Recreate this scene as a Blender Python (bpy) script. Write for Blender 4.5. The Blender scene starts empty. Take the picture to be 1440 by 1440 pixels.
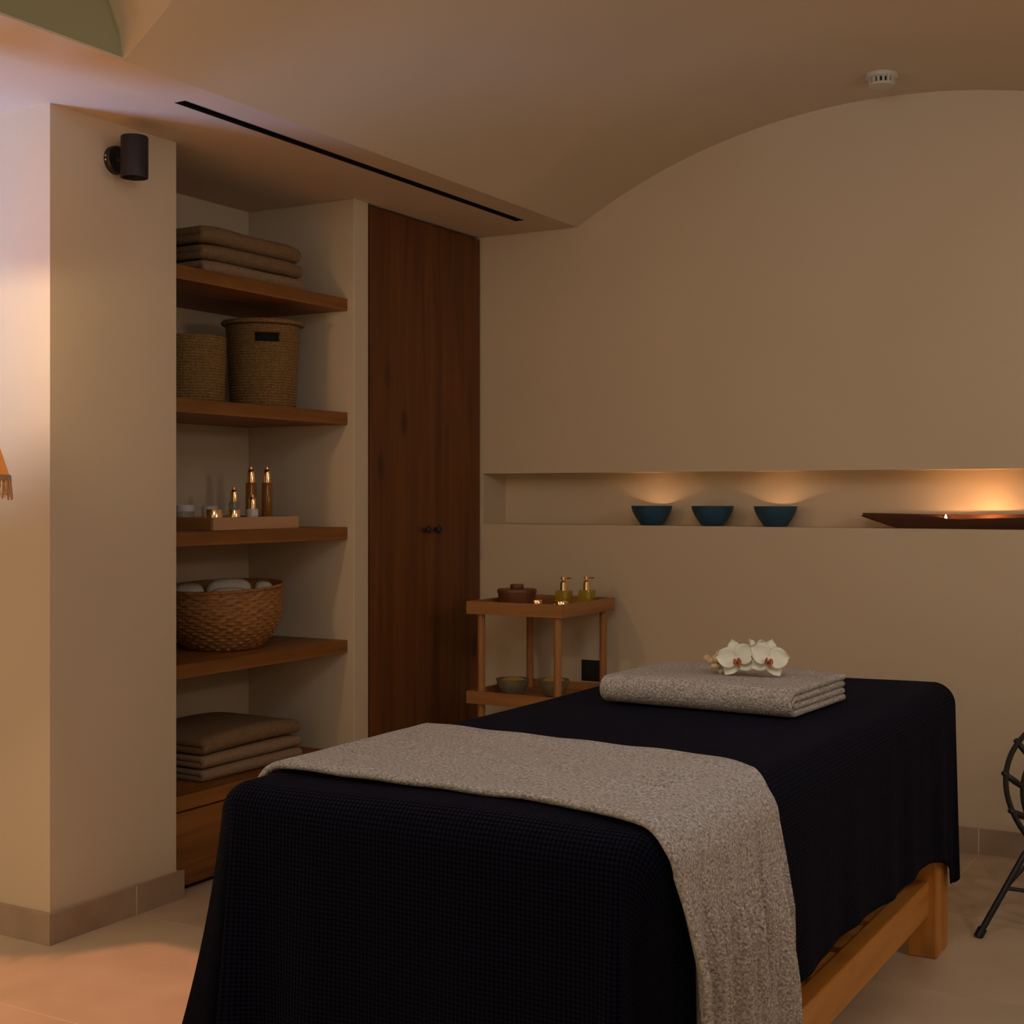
import bpy, bmesh, math, random
from mathutils import Vector, Matrix
random.seed(4)
S = bpy.context.scene
COL = S.collection
PI = math.pi
sin, cos, sqrt = math.sin, math.cos, math.sqrt

# ------------------------------------------------------------------ camera, world, light, exposure
cam = bpy.data.objects.new('camera', bpy.data.cameras.new('camera'))
COL.objects.link(cam)
cam.data.sensor_width = 36.0
cam.data.lens = 36.0 * 1937 / 1440
cam.data.shift_y = -22 / 1440
cam.location = (0, 0, 1.27)
cam.rotation_euler = (PI / 2, 0, math.radians(30))
cam.data.clip_start = 0.02
S.camera = cam

S.view_settings.view_transform = 'Standard'
S.view_settings.look = 'None'
S.view_settings.gamma = 1
S.view_settings.use_curve_mapping = False
S.view_settings.exposure = 0.0

w = bpy.data.worlds.new('warm_fill'); S.world = w; w.use_nodes = True  # even warm fill added in place of the unseen lit building behind
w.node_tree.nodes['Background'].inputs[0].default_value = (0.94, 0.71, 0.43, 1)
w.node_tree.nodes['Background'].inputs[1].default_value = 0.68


def area(name, loc, target, sx, sy, energy, col, spread=180):
    l = bpy.data.lights.new(name, 'AREA'); l.shape = 'RECTANGLE'
    l.size = sx; l.size_y = sy; l.energy = energy; l.color = col; l.spread = math.radians(spread)
    o = bpy.data.objects.new(name, l); COL.objects.link(o); o.location = loc
    o.rotation_euler = (Vector(target) - Vector(loc)).to_track_quat('-Z', 'Y').to_euler()
    return o


def lamp(name, typ, loc, energy, col, size, target=None, cone=None, blend=0.15):
    l = bpy.data.lights.new(name, typ); l.energy = energy; l.color = col; l.shadow_soft_size = size
    o = bpy.data.objects.new(name, l); COL.objects.link(o); o.location = loc
    if target is not None:
        l.spot_size = math.radians(cone); l.spot_blend = blend
        o.rotation_euler = (Vector(target) - Vector(loc)).to_track_quat('-Z', 'Y').to_euler()
    return o


# cool fill added low beside the pier in place of daylight, ceiling light in the groin bay, the lamp on the right wall, a warm downlight over the floor
area('pier_cool_fill', (-3.9, 1.5, 0.9), (-3.35, 2.75, 2.35), 0.5, 0.3, 5.0, (0.28, 0.50, 1.0), 68)
area('bay_light', (-0.7, 1.7, 2.40), (-1.5, 3.4, 0.8), 0.8, 0.8, 7.0, (0.85, 0.95, 1.0))
lamp('wall_lamp', 'POINT', (0.75, 3.2, 1.85), 16.5, (0.94, 0.86, 0.78), 0.12)
lamp('floor_downlight', 'SPOT', (-2.55, 1.3, 2.55), 160, (1.0, 0.36, 0.19), 0.02, (-2.72, 1.99, 0), 34, 0.05)

# ------------------------------------------------------------------ materials
def mat(name, col, rough=0.7, metal=0.0, **kw):
    m = bpy.data.materials.new(name); m.use_nodes = True
    nt = m.node_tree; b = nt.nodes['Principled BSDF']
    b.inputs['Base Color'].default_value = (*col, 1)
    b.inputs['Roughness'].default_value = rough
    b.inputs['Metallic'].default_value = metal
    for k, v in kw.items():
        b.inputs[k.replace('_', ' ')].default_value = v
    return m


def N(nt, t, **kw):
    n = nt.nodes.new(t)
    for k, v in kw.items():
        setattr(n, k, v)
    return n


def ramp(nt, stops):
    r = nt.nodes.new('ShaderNodeValToRGB')
    e = r.color_ramp.elements
    while len(e) < len(stops):
        e.new(0.5)
    for i, (p, c) in enumerate(stops):
        e[i].position = p; e[i].color = (*c, 1)
    return r


def noisy(name, c1, c2, scale=(8, 8, 8), rough=0.75, bump=0.1, bscale=60, bdist=0.002, detail=4, lo=0.3, hi=0.7, **kw):
    """two tone noise colour with a fine noise relief"""
    m = mat(name, c1, rough, **kw); nt = m.node_tree; b = nt.nodes['Principled BSDF']; L = nt.links.new
    tc = N(nt, 'ShaderNodeTexCoord'); mp = N(nt, 'ShaderNodeMapping'); mp.inputs['Scale'].default_value = scale
    n = N(nt, 'ShaderNodeTexNoise'); n.inputs['Scale'].default_value = 1.0; n.inputs['Detail'].default_value = detail
    L(tc.outputs['Object'], mp.inputs[0]); L(mp.outputs[0], n.inputs['Vector'])
    r = ramp(nt, [(lo, c1), (hi, c2)]); L(n.outputs[0], r.inputs[0]); L(r.outputs[0], b.inputs['Base Color'])
    if bump:
        n2 = N(nt, 'ShaderNodeTexNoise'); n2.inputs['Scale'].default_value = bscale; n2.inputs['Detail'].default_value = 3
        L(tc.outputs['Object'], n2.inputs['Vector'])
        bp = N(nt, 'ShaderNodeBump'); bp.inputs['Strength'].default_value = bump; bp.inputs['Distance'].default_value = bdist
        L(n2.outputs[0], bp.inputs['Height']); L(bp.outputs[0], b.inputs['Normal'])
    return m


def wood(name, dark, mid, light, axis=2, rough=0.5, knots=0.5, grain=1.0):
    """long grain along axis, with knots"""
    m = mat(name, mid, rough); nt = m.node_tree; b = nt.nodes['Principled BSDF']; L = nt.links.new
    tc = N(nt, 'ShaderNodeTexCoord')
    sc = [22 * grain] * 3; sc[axis] = 1.3 * grain
    mp = N(nt, 'ShaderNodeMapping'); mp.inputs['Scale'].default_value = sc
    n = N(nt, 'ShaderNodeTexNoise'); n.inputs['Scale'].default_value = 1.0; n.inputs['Detail'].default_value = 6
    n.inputs['Distortion'].default_value = 0.6
    L(tc.outputs['Object'], mp.inputs[0]); L(mp.outputs[0], n.inputs['Vector'])
    r = ramp(nt, [(0.28, dark), (0.5, mid), (0.75, light)]); L(n.outputs[0], r.inputs[0])
    # knots: sparse stretched cells
    sc2 = [7.0] * 3; sc2[axis] = 3.0
    mp2 = N(nt, 'ShaderNodeMapping'); mp2.inputs['Scale'].default_value = sc2
    v = N(nt, 'ShaderNodeTexVoronoi'); v.inputs['Scale'].default_value = 1.0
    L(tc.outputs['Object'], mp2.inputs[0]); L(mp2.outputs[0], v.inputs['Vector'])
    r2 = ramp(nt, [(0.08, (1, 1, 1)), (0.22, (0, 0, 0))]); L(v.outputs['Distance'], r2.inputs[0])
    mu = N(nt, 'ShaderNodeMath', operation='MULTIPLY'); mu.inputs[1].default_value = knots; L(r2.outputs[0], mu.inputs[0])
    mx = N(nt, 'ShaderNodeMix', data_type='RGBA'); L(mu.outputs[0], mx.inputs['Factor'])
    L(r.outputs[0], mx.inputs['A']); mx.inputs['B'].default_value = (*[c * 0.35 for c in dark], 1)
    L(mx.outputs['Result'], b.inputs['Base Color'])
    bp = N(nt, 'ShaderNodeBump'); bp.inputs['Strength'].default_value = 0.12; bp.inputs['Distance'].default_value = 0.001
    L(n.outputs[0], bp.inputs['Height']); L(bp.outputs[0], b.inputs['Normal'])
    return m


def knit(name, base, tip, pitch):
    """raised stitches laid out on the cloth's own UV"""
    m = mat(name, base, 0.85); nt = m.node_tree; b = nt.nodes['Principled BSDF']; L = nt.links.new
    uv = N(nt, 'ShaderNodeUVMap', uv_map='cloth'); sp = N(nt, 'ShaderNodeSeparateXYZ'); L(uv.outputs[0], sp.inputs[0])

    def mth(op, a, c=None):
        n = N(nt, 'ShaderNodeMath', operation=op)
        for i, x in enumerate((a, c)):
            if x is None: continue
            if isinstance(x, (int, float)): n.inputs[i].default_value = x
            else: L(x, n.inputs[i])
        return n.outputs[0]
    k = 2 * PI / pitch
    a = mth('SINE', mth('MULTIPLY', mth('ADD', sp.outputs[0], sp.outputs[1]), k * 0.7))
    c = mth('SINE', mth('MULTIPLY', mth('SUBTRACT', sp.outputs[0], sp.outputs[1]), k * 0.7))
    h = mth('ADD', mth('MULTIPLY', mth('MULTIPLY', a, c), 0.5), 0.5)
    r = ramp(nt, [(0.25, base), (0.8, tip)]); L(h, r.inputs[0]); L(r.outputs[0], b.inputs['Base Color'])  # valleys darkened, stitch tops lifted: shade and sheen put into the colour
    bp = N(nt, 'ShaderNodeBump'); bp.inputs['Strength'].default_value = 0.9; bp.inputs['Distance'].default_value = 0.004
    L(h, bp.inputs['Height']); L(bp.outputs[0], b.inputs['Normal'])
    b.inputs['Sheen Weight'].default_value = 0.03; b.inputs['Sheen Roughness'].default_value = 0.4
    b.inputs['Sheen Tint'].default_value = (0.55, 0.55, 1.0, 1)
    b.inputs['Specular IOR Level'].default_value = 0.06
    return m


M = {}
M['plaster'] = noisy('warm_white_plaster', (0.63, 0.52, 0.385), (0.66, 0.55, 0.41), (1.2,) * 3, 0.9, 0.05, 90, 0.001)
M['soffit'] = noisy('soffit_plaster', (0.64, 0.52, 0.41), (0.67, 0.55, 0.44), (1.2,) * 3, 0.9, 0.04, 90, 0.001)
M['green_lit_plaster'] = noisy('olive_lit_plaster', (0.33, 0.31, 0.175), (0.36, 0.335, 0.19), (1.2,) * 3, 0.9, 0.04, 90, 0.001)  # same plaster with the greenish light on the lunettes put into its colour
M['tile'] = noisy('limestone_tile', (0.52, 0.40, 0.28), (0.62, 0.49, 0.36), (5, 5, 5), 0.45, 0.05, 140, 0.001, detail=8)
M['skirting'] = noisy('limestone_skirting', (0.36, 0.25, 0.175), (0.45, 0.33, 0.24), (7, 7, 7), 0.45, 0.05, 140, 0.001, detail=8)
M['grout'] = mat('pale_grout', (0.80, 0.72, 0.62), 0.9)
M['oak_dark'] = wood('dark_stained_oak', (0.085, 0.022, 0.002), (0.14, 0.042, 0.005), (0.19, 0.063, 0.009), 2, 0.5, 0.8)
M['oak_shelf'] = wood('brown_oak_shelf', (0.15, 0.050, 0.006), (0.25, 0.092, 0.014), (0.32, 0.125, 0.022), 1, 0.5, 0.4)
M['pine_y'] = wood('honey_pine_long', (0.46, 0.18, 0.030), (0.58, 0.25, 0.045), (0.66, 0.31, 0.065), 1, 0.45, 0.6)
M['pine_x'] = wood('honey_pine_cross', (0.46, 0.18, 0.030), (0.58, 0.25, 0.045), (0.66, 0.31, 0.065), 0, 0.45, 0.6)
M['pine_z'] = wood('honey_pine_upright', (0.46, 0.18, 0.030), (0.58, 0.25, 0.045), (0.66, 0.31, 0.065), 2, 0.45, 0.6)
M['teak_x'] = wood('teak_cross', (0.30, 0.12, 0.035), (0.40, 0.175, 0.055), (0.47, 0.22, 0.075), 0, 0.45, 0.0)
M['teak_y'] = wood('teak_long', (0.30, 0.12, 0.035), (0.40, 0.175, 0.055), (0.47, 0.22, 0.075), 1, 0.45, 0.0)
M['teak_z'] = wood('teak_upright', (0.30, 0.12, 0.035), (0.40, 0.175, 0.055), (0.47, 0.22, 0.075), 2, 0.45, 0.0)
M['tray_wood'] = wood('pale_tray_wood', (0.36, 0.17, 0.08), (0.55, 0.30, 0.16), (0.62, 0.36, 0.20), 1, 0.5, 0.3, 0.6)
M['pot_wood'] = wood('dark_turned_wood', (0.10, 0.028, 0.010), (0.16, 0.05, 0.018), (0.20, 0.07, 0.025), 0, 0.45, 0.0)
M['boat_wood'] = wood('reddish_hollowed_wood', (0.045, 0.012, 0.004), (0.075, 0.021, 0.007), (0.11, 0.032, 0.010), 0, 0.85, 0.2)
M['black_metal'] = mat('black_metal', (0.014, 0.012, 0.014), 0.45)
M['aubergine_metal'] = mat('matt_dark_metal', (0.013, 0.009, 0.013), 0.5)
M['black_void'] = mat('black_lining', (0.004, 0.004, 0.004), 0.9)
M['black_plastic'] = mat('black_plastic', (0.010, 0.010, 0.012), 0.4)
M['white_plastic'] = mat('off_white_plastic', (0.62, 0.58, 0.50), 0.5)
M['gold'] = mat('polished_gold', (0.95, 0.66, 0.38), 0.18, 1.0)
M['amber'] = mat('amber_glass', (0.42, 0.16, 0.02), 0.12, Transmission_Weight=0.35)
M['oil_glass'] = mat('yellow_oil_glass', (0.50, 0.36, 0.02), 0.10, Transmission_Weight=0.3)
M['clear_glass'] = mat('clear_glass', (0.75, 0.75, 0.66), 0.08, Transmission_Weight=0.75)
M['white_glass'] = mat('frosted_white_glass', (0.62, 0.60, 0.60), 0.3)
M['blue_ceramic'] = noisy('teal_blue_ceramic', (0.012, 0.058, 0.11), (0.018, 0.080, 0.15), (30,) * 3, 0.55, 0.1, 120, 0.001)
M['stone_bowl'] = noisy('grey_green_stoneware', (0.17, 0.15, 0.09), (0.24, 0.21, 0.13), (40,) * 3, 0.6, 0.1, 120, 0.001)
M['yellow_salts'] = noisy('yellow_bath_salts', (0.50, 0.34, 0.06), (0.62, 0.46, 0.12), (120,) * 3, 0.8, 0.5, 150, 0.004)
M['knit'] = knit('navy_knit', (0.0003, 0.0003, 0.0010), (0.0065, 0.0072, 0.0225), 0.0115)
M['terry'] = noisy('beige_terry', (0.29, 0.255, 0.24), (0.68, 0.63, 0.62), (190, 190, 190), 0.95, 1.0, 200, 0.007, detail=2, lo=0.32, hi=0.68)
M['terry_brown'] = noisy('brown_terry', (0.20, 0.115, 0.055), (0.27, 0.165, 0.085), (120, 120, 120), 0.95, 0.6, 260, 0.003, detail=2)
M['terry_brown2'] = noisy('light_brown_terry', (0.27, 0.17, 0.10), (0.35, 0.23, 0.14), (120, 120, 120), 0.95, 0.6, 260, 0.003, detail=2)
M['terry_white'] = noisy('white_terry', (0.58, 0.52, 0.42), (0.68, 0.62, 0.52), (120, 120, 120), 0.95, 0.6, 260, 0.003, detail=2)
M['rope'] = noisy('seagrass_rope', (0.15, 0.075, 0.020), (0.36, 0.21, 0.075), (130, 130, 240), 0.85, 0.7, 170, 0.003, detail=2)
M['wicker'] = noisy('brown_wicker', (0.22, 0.085, 0.022), (0.44, 0.20, 0.062), (60, 60, 120), 0.6, 0.4, 160, 0.002, detail=2)
M['raffia'] = noisy('raffia', (0.50, 0.28, 0.14), (0.62, 0.38, 0.20), (90, 90, 12), 0.8, 0.4, 200, 0.002)
M['petal'] = mat('white_petal', (0.86, 0.85, 0.74), 0.5, Subsurface_Weight=0.15, Subsurface_Radius=(0.01, 0.01, 0.006))
M['lip'] = noisy('orange_red_lip', (0.50, 0.11, 0.03), (0.72, 0.30, 0.14), (200,) * 3, 0.5, 0.1)
M['sprig'] = noisy('brown_green_stem', (0.18, 0.10, 0.03), (0.30, 0.20, 0.06), (150,) * 3, 0.6, 0.1)
M['bud'] = noisy('tan_bud', (0.55, 0.38, 0.20), (0.72, 0.56, 0.36), (90,) * 3, 0.55, 0.1)
M['wax'] = mat('candle_wax', (0.80, 0.70, 0.55), 0.5, Subsurface_Weight=0.2)
M['mattress'] = mat('grey_upholstery', (0.25, 0.24, 0.23), 0.8)
M['white_paint'] = mat('white_paint', (0.66, 0.60, 0.52), 0.7)


def emis(name, col, st):
    m = bpy.data.materials.new(name); m.use_nodes = True; nt = m.node_tree
    nt.nodes.remove(nt.nodes['Principled BSDF'])
    e = nt.nodes.new('ShaderNodeEmission'); e.inputs[0].default_value = (*col, 1); e.inputs[1].default_value = st
    nt.links.new(e.outputs[0], nt.nodes['Material Output'].inputs[0])
    return m


M['flame'] = emis('flame', (1.0, 0.66, 0.34), 40)
M['bulb'] = emis('lit_bulb', (1.0, 0.66, 0.36), 10)


def shade_mat():
    m = bpy.data.materials.new('translucent_raffia'); m.use_nodes = True; nt = m.node_tree; L = nt.links.new
    nt.nodes.remove(nt.nodes['Principled BSDF'])
    d = nt.nodes.new('ShaderNodeBsdfDiffuse'); t = nt.nodes.new('ShaderNodeBsdfTranslucent'); mx = nt.nodes.new('ShaderNodeMixShader')
    d.inputs[0].default_value = (0.42, 0.21, 0.09, 1); t.inputs[0].default_value = (0.85, 0.42, 0.15, 1); mx.inputs[0].default_value = 0.8
    L(d.outputs[0], mx.inputs[1]); L(t.outputs[0], mx.inputs[2]); L(mx.outputs[0], nt.nodes['Material Output'].inputs[0])
    return m


M['shade'] = shade_mat()

# ------------------------------------------------------------------ geometry helpers
def box(bm, x0, x1, y0, y1, z0, z1, bev=0.0):
    r = bmesh.ops.create_cube(bm, size=1.0, matrix=Matrix.Translation(((x0 + x1) / 2, (y0 + y1) / 2, (z0 + z1) / 2)) @ Matrix.Diagonal((x1 - x0, y1 - y0, z1 - z0, 1)))
    if bev:
        es = list({e for v in r['verts'] for e in v.link_edges})
        bmesh.ops.bevel(bm, geom=es, offset=bev, segments=2, affect='EDGES', profile=0.5)
    return bm


def mkbox(*a, **k):
    return box(bmesh.new(), *a, **k)


def lathe(bm, prof, seg=32, c=(0, 0, 0), rfun=None, closed=False):
    rings = []
    for i, (r, z) in enumerate(prof):
        ring = []
        for j in range(seg):
            a = 2 * PI * j / seg
            rr = r if rfun is None else rfun(r, z, a, i)
            ring.append(bm.verts.new((c[0] + rr * cos(a), c[1] + rr * sin(a), c[2] + z)))
        rings.append(ring)
    pairs = list(zip(rings[:-1], rings[1:]))
    if closed: pairs.append((rings[-1], rings[0]))
    for A, B in pairs:
        for j in range(seg):
            k = (j + 1) % seg
            bm.faces.new((A[j], A[k], B[k], B[j]))
    if not closed:
        if prof[0][0] > 1e-6: bm.faces.new(rings[0][::-1])
        if prof[-1][0] > 1e-6: bm.faces.new(rings[-1])
    bmesh.ops.remove_doubles(bm, verts=bm.verts, dist=1e-6)
    return bm


def tube(bm, pts, r, seg=10, closed=False, caps=True):
    pts = [Vector(p) for p in pts]; n = len(pts); rings = []
    rad = r if isinstance(r, (list, tuple)) else [r] * n
    up = None
    for i, p in enumerate(pts):
        a = pts[(i - 1) % n] if (closed or i > 0) else p
        b = pts[(i + 1) % n] if (closed or i < n - 1) else p
        t = (b - a).normalized()
        if up is None:
            up = Vector((0, 0, 1)) if abs(t.z) < 0.9 else Vector((1, 0, 0))
        s = t.cross(up).normalized(); up = s.cross(t).normalized()
        rings.append([bm.verts.new(p + (s * cos(2 * PI * j / seg) + up * sin(2 * PI * j / seg)) * rad[i]) for j in range(seg)])
    prs = list(zip(rings[:-1], rings[1:]))
    if closed: prs.append((rings[-1], rings[0]))
    for A, B in prs:
        for j in range(seg):
            k = (j + 1) % seg
            bm.faces.new((A[j], A[k], B[k], B[j]))
    if caps and not closed:
        bm.faces.new(rings[0][::-1]); bm.faces.new(rings[-1])
    return bm


def ribbon(bm, P, thick, e=0.012):
    """P[i][j] grid of (point, normal): a cloth slab of given thickness with rounded rims"""
    ni, nj = len(P), len(P[0])

    def cum(line):
        c = [0.0]
        for a, b in zip(line[:-1], line[1:]): c.append(c[-1] + (a[0] - b[0]).length)
        return c
    ci = cum([P[i][nj // 2] for i in range(ni)]); cj = cum(P[ni // 2])

    def rim(c):
        return [sqrt(max(0.0, 1 - (1 - min(1.0, min(d, c[-1] - d) / e)) ** 2)) for d in c]
    fi, fj = rim(ci), rim(cj)
    T, B = [], []
    for i in range(ni):
        tr, br = [], []
        for j in range(nj):
            p, n = P[i][j]
            f = min(fi[i], fj[j])
            border = i in (0, ni - 1) or j in (0, nj - 1)
            v = bm.verts.new(p + n * thick / 2 * f); tr.append(v)
            br.append(v if border else bm.verts.new(p - n * thick / 2 * f))
        T.append(tr); B.append(br)
    for i in range(ni - 1):
        for j in range(nj - 1):
            bm.faces.new((T[i][j], T[i][j + 1], T[i + 1][j + 1], T[i + 1][j]))
            q = (B[i][j], B[i + 1][j], B[i + 1][j + 1], B[i][j + 1])
            try: bm.faces.new(q)
            except ValueError: pass
    return bm


def rootloc(o):
    v = Vector((0, 0, 0))
    while o is not None:
        v += o.location; o = o.parent
    return v


def obj(name, bm, m, parent=None, smooth=False, origin=None, local=False, angle=40):
    """one mesh object; bm in world coordinates unless local"""
    off = Vector((0, 0, 0))
    if parent is not None and not local: off = rootloc(parent)
    if origin is not None: off = Vector(origin)
    if not local or origin is not None:
        for v in bm.verts: v.co -= off
    bmesh.ops.recalc_face_normals(bm, faces=bm.faces)
    me = bpy.data.meshes.new(name); bm.to_mesh(me); bm.free()
    me.materials.append(m)
    o = bpy.data.objects.new(name, me); COL.objects.link(o)
    if parent is not None: o.parent = parent
    elif origin is not None: o.location = off
    if smooth:
        me.shade_smooth()
        if angle and smooth != 'all':
            me.set_sharp_from_angle(angle=math.radians(angle))
    return o


def thing(name, label, cat, loc=(0, 0, 0), group=None):
    o = bpy.data.objects.new(name, None); COL.objects.link(o); o.location = loc
    o.empty_display_size = 0.05
    return tag(o, label, cat, group)


def tag(o, label, cat, group=None):
    o['label'] = label; o['category'] = cat
    if group: o['group'] = group
    return o


def struct(name, bm, m, label=None, **kw):
    o = obj(name, bm, m, **kw); o['kind'] = 'structure'
    if label: o['label'] = label
    return o


def dup(o, loc=None, parent=None):
    c = o.copy(); COL.objects.link(c)
    if loc is not None: c.location = loc
    c.parent = parent
    for ch in o.children: dup(ch, None, c)
    return c


# ------------------------------------------------------------------ room shell
H = 2.385            # soffit height
XP = -3.087         # plane of pier face and wardrobe fronts
YB = 5.08           # back wall
XS = -2.62          # inner edge of the soffit
YF = 2.727          # front face of the pier
fl = struct('floor', mkbox(-4.8, 1.0, -1.2, 5.3, -0.06, -0.0012), M['grout'], 'pale limestone tiled floor')
bt = mkbox(-0.5985, 0.5985, -0.3485, 0.3485, -0.012, 0.0, bev=0.0006)
tile0 = None
for xc, off in ((-4.01, 2.75), (-2.81, 2.35), (-1.61, 3.25), (-0.41, 3.61), (0.79, 3.20)):
    for k in range(-8, 6):
        yc = off + 0.35 + 0.70 * k
        if yc < -1.0 or yc > 5.40: continue
        if xc < -3.5 and yc > 2.6: continue
        if tile0 is None:
            tile0 = obj('floor_tile', bt, M['tile'], fl, local=True); o = tile0
        else:
            o = tile0.copy(); COL.objects.link(o); o.parent = fl
        o.location = (xc, yc, 0)

# pier, alcove, partition
struct('wall_left', mkbox(-4.8, XP, YF, 3.23, 0, H), M['plaster'], 'plastered pier wall carrying the dark wall light')
struct('wall_alcove', mkbox(-3.72, -3.60, 3.23, 5.08, 0, H), M['plaster'], 'plaster back of the shelf alcove')
struct('wall_partition', mkbox(-3.60, XP, 4.166, 4.256, 0, H, bev=0.003), M['plaster'], 'narrow plaster upright between shelves and wardrobe')

# back wall with the long recessed niche
NZ0, NZ1, ND = 1.152, 1.368, 0.19
bm = bmesh.new()
box(bm, -3.60, 1.0, YB, YB + 0.25, 0, NZ0)
box(bm, -3.60, 1.0, YB, YB + 0.25, NZ1, 3.0)
box(bm, -3.60, -3.075, YB, YB + 0.25, NZ0, NZ1)
box(bm, 0.45, 1.0, YB, YB + 0.25, NZ0, NZ1)
box(bm, -3.10, 0.5, YB + ND, YB + 0.25, NZ0, NZ1)
struct('wall_back', bm, M['plaster'], 'plastered back wall with a long recessed niche')
struct('wall_right', mkbox(1.0, 1.1, -1.2, YB + 0.25, 0, 3.0), M['plaster'], 'plain plastered side wall')

# vaulted ceiling: a shallow barrel along Y, cut by a steeper cross vault (groin)
XC, RM, ZT = -1.35, 2.443, 2.741
HW = 1.27           # half width
XE = XC + HW


def zmain(x): return ZT - (RM - sqrt(RM * RM - (x - XC) ** 2))


Z0 = zmain(XS)
CA, CB = 1.26, 0.52
YC = 2.55 - CA


def zcross(y): return Z0 + CB * sqrt(max(0, 1 - ((y - YC) / CA) ** 2))


def vault(bm):
    nx, ny = 64, 24
    cols = []
    for i in range(nx + 1):
        x = XS + (XE - XS) * (0.5 - 0.5 * cos(PI * i / nx))
        hm = zmain(x) - Z0
        dyy = CA * (1 - sqrt(max(0, 1 - (max(hm, 0) / CB) ** 2)))
        yg = 2.55 - dyy
        c = []
        for j in range(7): c.append((x, YB + 0.02 + (yg - YB - 0.02) * j / 6, Z0 + hm))
        for j in range(1, ny):
            a0 = math.asin((yg - YC) / CA)
            a = a0 - 2 * a0 * j / ny
            y = YC + CA * sin(a); c.append((x, y, zcross(y)))
        for j in range(7): c.append((x, (2 * YC - yg) + (-1.2 - (2 * YC - yg)) * j / 6, Z0 + hm))
        cols.append([bm.verts.new(p) for p in c])
    for A, B in zip(cols[:-1], cols[1:]):
        for j in range(len(A) - 1):
            bm.faces.new((A[j], A[j + 1], B[j + 1], B[j]))
    return bm


vb = vault(bmesh.new())
ce = struct('ceiling', vb, M['plaster'], 'shallow plastered barrel vault meeting a cross vault', smooth=True, angle=14)
# side lunettes of the cross vault
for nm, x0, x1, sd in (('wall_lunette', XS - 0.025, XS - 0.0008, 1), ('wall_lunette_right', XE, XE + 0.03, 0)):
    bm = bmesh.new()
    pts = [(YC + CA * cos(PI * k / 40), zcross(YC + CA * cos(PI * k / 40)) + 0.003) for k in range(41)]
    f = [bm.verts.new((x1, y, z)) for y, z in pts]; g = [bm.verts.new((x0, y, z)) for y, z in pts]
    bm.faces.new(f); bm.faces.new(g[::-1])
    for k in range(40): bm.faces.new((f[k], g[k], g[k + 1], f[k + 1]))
    struct(nm, bm, M['green_lit_plaster'], 'plaster lunette under the cross vault, olive light in its colour')
# soffit, with the slot for the air diffuser left open
SX0, SX1, SY0, SY1 = -2.778, -2.738, 2.90, 4.84
bm = bmesh.new()
for a in ((-4.8, SX0, -1.2, YB), (SX1, XS - 0.03, -1.2, YB), (SX0, SX1, -1.2, SY0), (SX0, SX1, SY1, YB)):
    box(bm, a[0], a[1], a[2], a[3], H, H + 0.10)
box(bm, XS - 0.03, XS, -1.2, YB, H, H + 0.006)
struct('ceiling_soffit', bm, M['soffit'], 'flat dropped soffit above shelves and wardrobe')
struct('ceiling_soffit_right', box(mkbox(XE + 0.03, 1.0, -1.2, YB, H, H + 0.10), XE - 0.002, XE + 0.03, -1.2, YB, H, H + 0.006), M['soffit'], 'flat soffit along the side wall')

# baseboards of limestone pieces
def pieces(name, segs, label):
    b0 = struct(name, mkbox(*segs[0][1]), M['grout'], label)
    for s in segs[1:]:
        for c in s:
            obj('skirting_tile', mkbox(*c, bev=0.001), M['skirting'], b0)


SK = 0.089
pieces('baseboard_left', [[0, (-4.7, XP + 0.0110, YF - 0.0110, 3.245, 0.0, SK - 0.002)],
       [(-4.7, -3.69, YF - 0.012, YF, 0, SK), (-3.687, XP + 0.012, YF - 0.012, YF, 0, SK),
        (XP, XP + 0.012, YF + 0.001, 3.048, 0, SK), (XP, XP + 0.012, 3.051, 3.255, 0, SK)]], 'limestone skirting around the pier')
bk = [(-3.08, -2.413, YB - 0.012, YB, 0, SK)]
x = -2.41
while x < 0.9:
    bk.append((x, min(x + 0.697, 0.99), YB - 0.012, YB, 0, SK)); x += 0.70
pieces('baseboard_back', [[0, (-3.08, 0.99, YB - 0.0110, YB + 0.002, 0, SK - 0.002)], bk], 'limestone skirting along the back wall')

# ------------------------------------------------------------------ soffit fittings
t = thing('air_diffuser', 'long black linear slot diffuser let into the soffit', 'air vent', (-2.758, 3.87, H))
obj('housing', mkbox(SX0, SX1, SY0, SY1, H + 0.055, H + 0.06), M['black_void'], t)
for a in (SX0, SX1 - 0.002): obj('side_profile', mkbox(a, a + 0.002, SY0, SY1, H - 0.001, H + 0.055), M['black_metal'], t)
for y in (SY0, SY1 - 0.002): obj('end_cap', mkbox(SX0 + 0.002, SX1 - 0.002, y, y + 0.002, H - 0.001, H + 0.055), M['black_metal'], t)
obj('slot_blade', mkbox(-2.7595, -2.7565, SY0 + 0.002, SY1 - 0.002, H + 0.012, H + 0.055), M['black_metal'], t)

sx, sy = -1.284, 4.80
sz = zmain(sx)
t = thing('smoke_detector', 'round off-white smoke detector on the vaulted ceiling', 'smoke detector', (sx, sy, sz))
obj('base', lathe(bmesh.new(), [(0, 0.004), (0.055, 0.004), (0.055, -0.012), (0.050, -0.016), (0, -0.016)], 40, (sx, sy, sz)), M['white_plastic'], t, smooth=True)
for k in range(16):
    a = 2 * PI * k / 16
    bm = mkbox(0.036, 0.046, -0.0035, 0.0035, -0.034, -0.016)
    bmesh.ops.rotate(bm, verts=bm.verts, cent=(0, 0, 0), matrix=Matrix.Rotation(a, 3, 'Z'))
    bmesh.ops.translate(bm, verts=bm.verts, vec=(sx, sy, sz))
    obj('vent_rib', bm, M['white_plastic'], t)
obj('sensor_core', lathe(bmesh.new(), [(0, -0.016), (0.034, -0.016), (0.034, -0.034), (0, -0.034)], 32, (sx, sy, sz)), M['black_plastic'], t)
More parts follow.
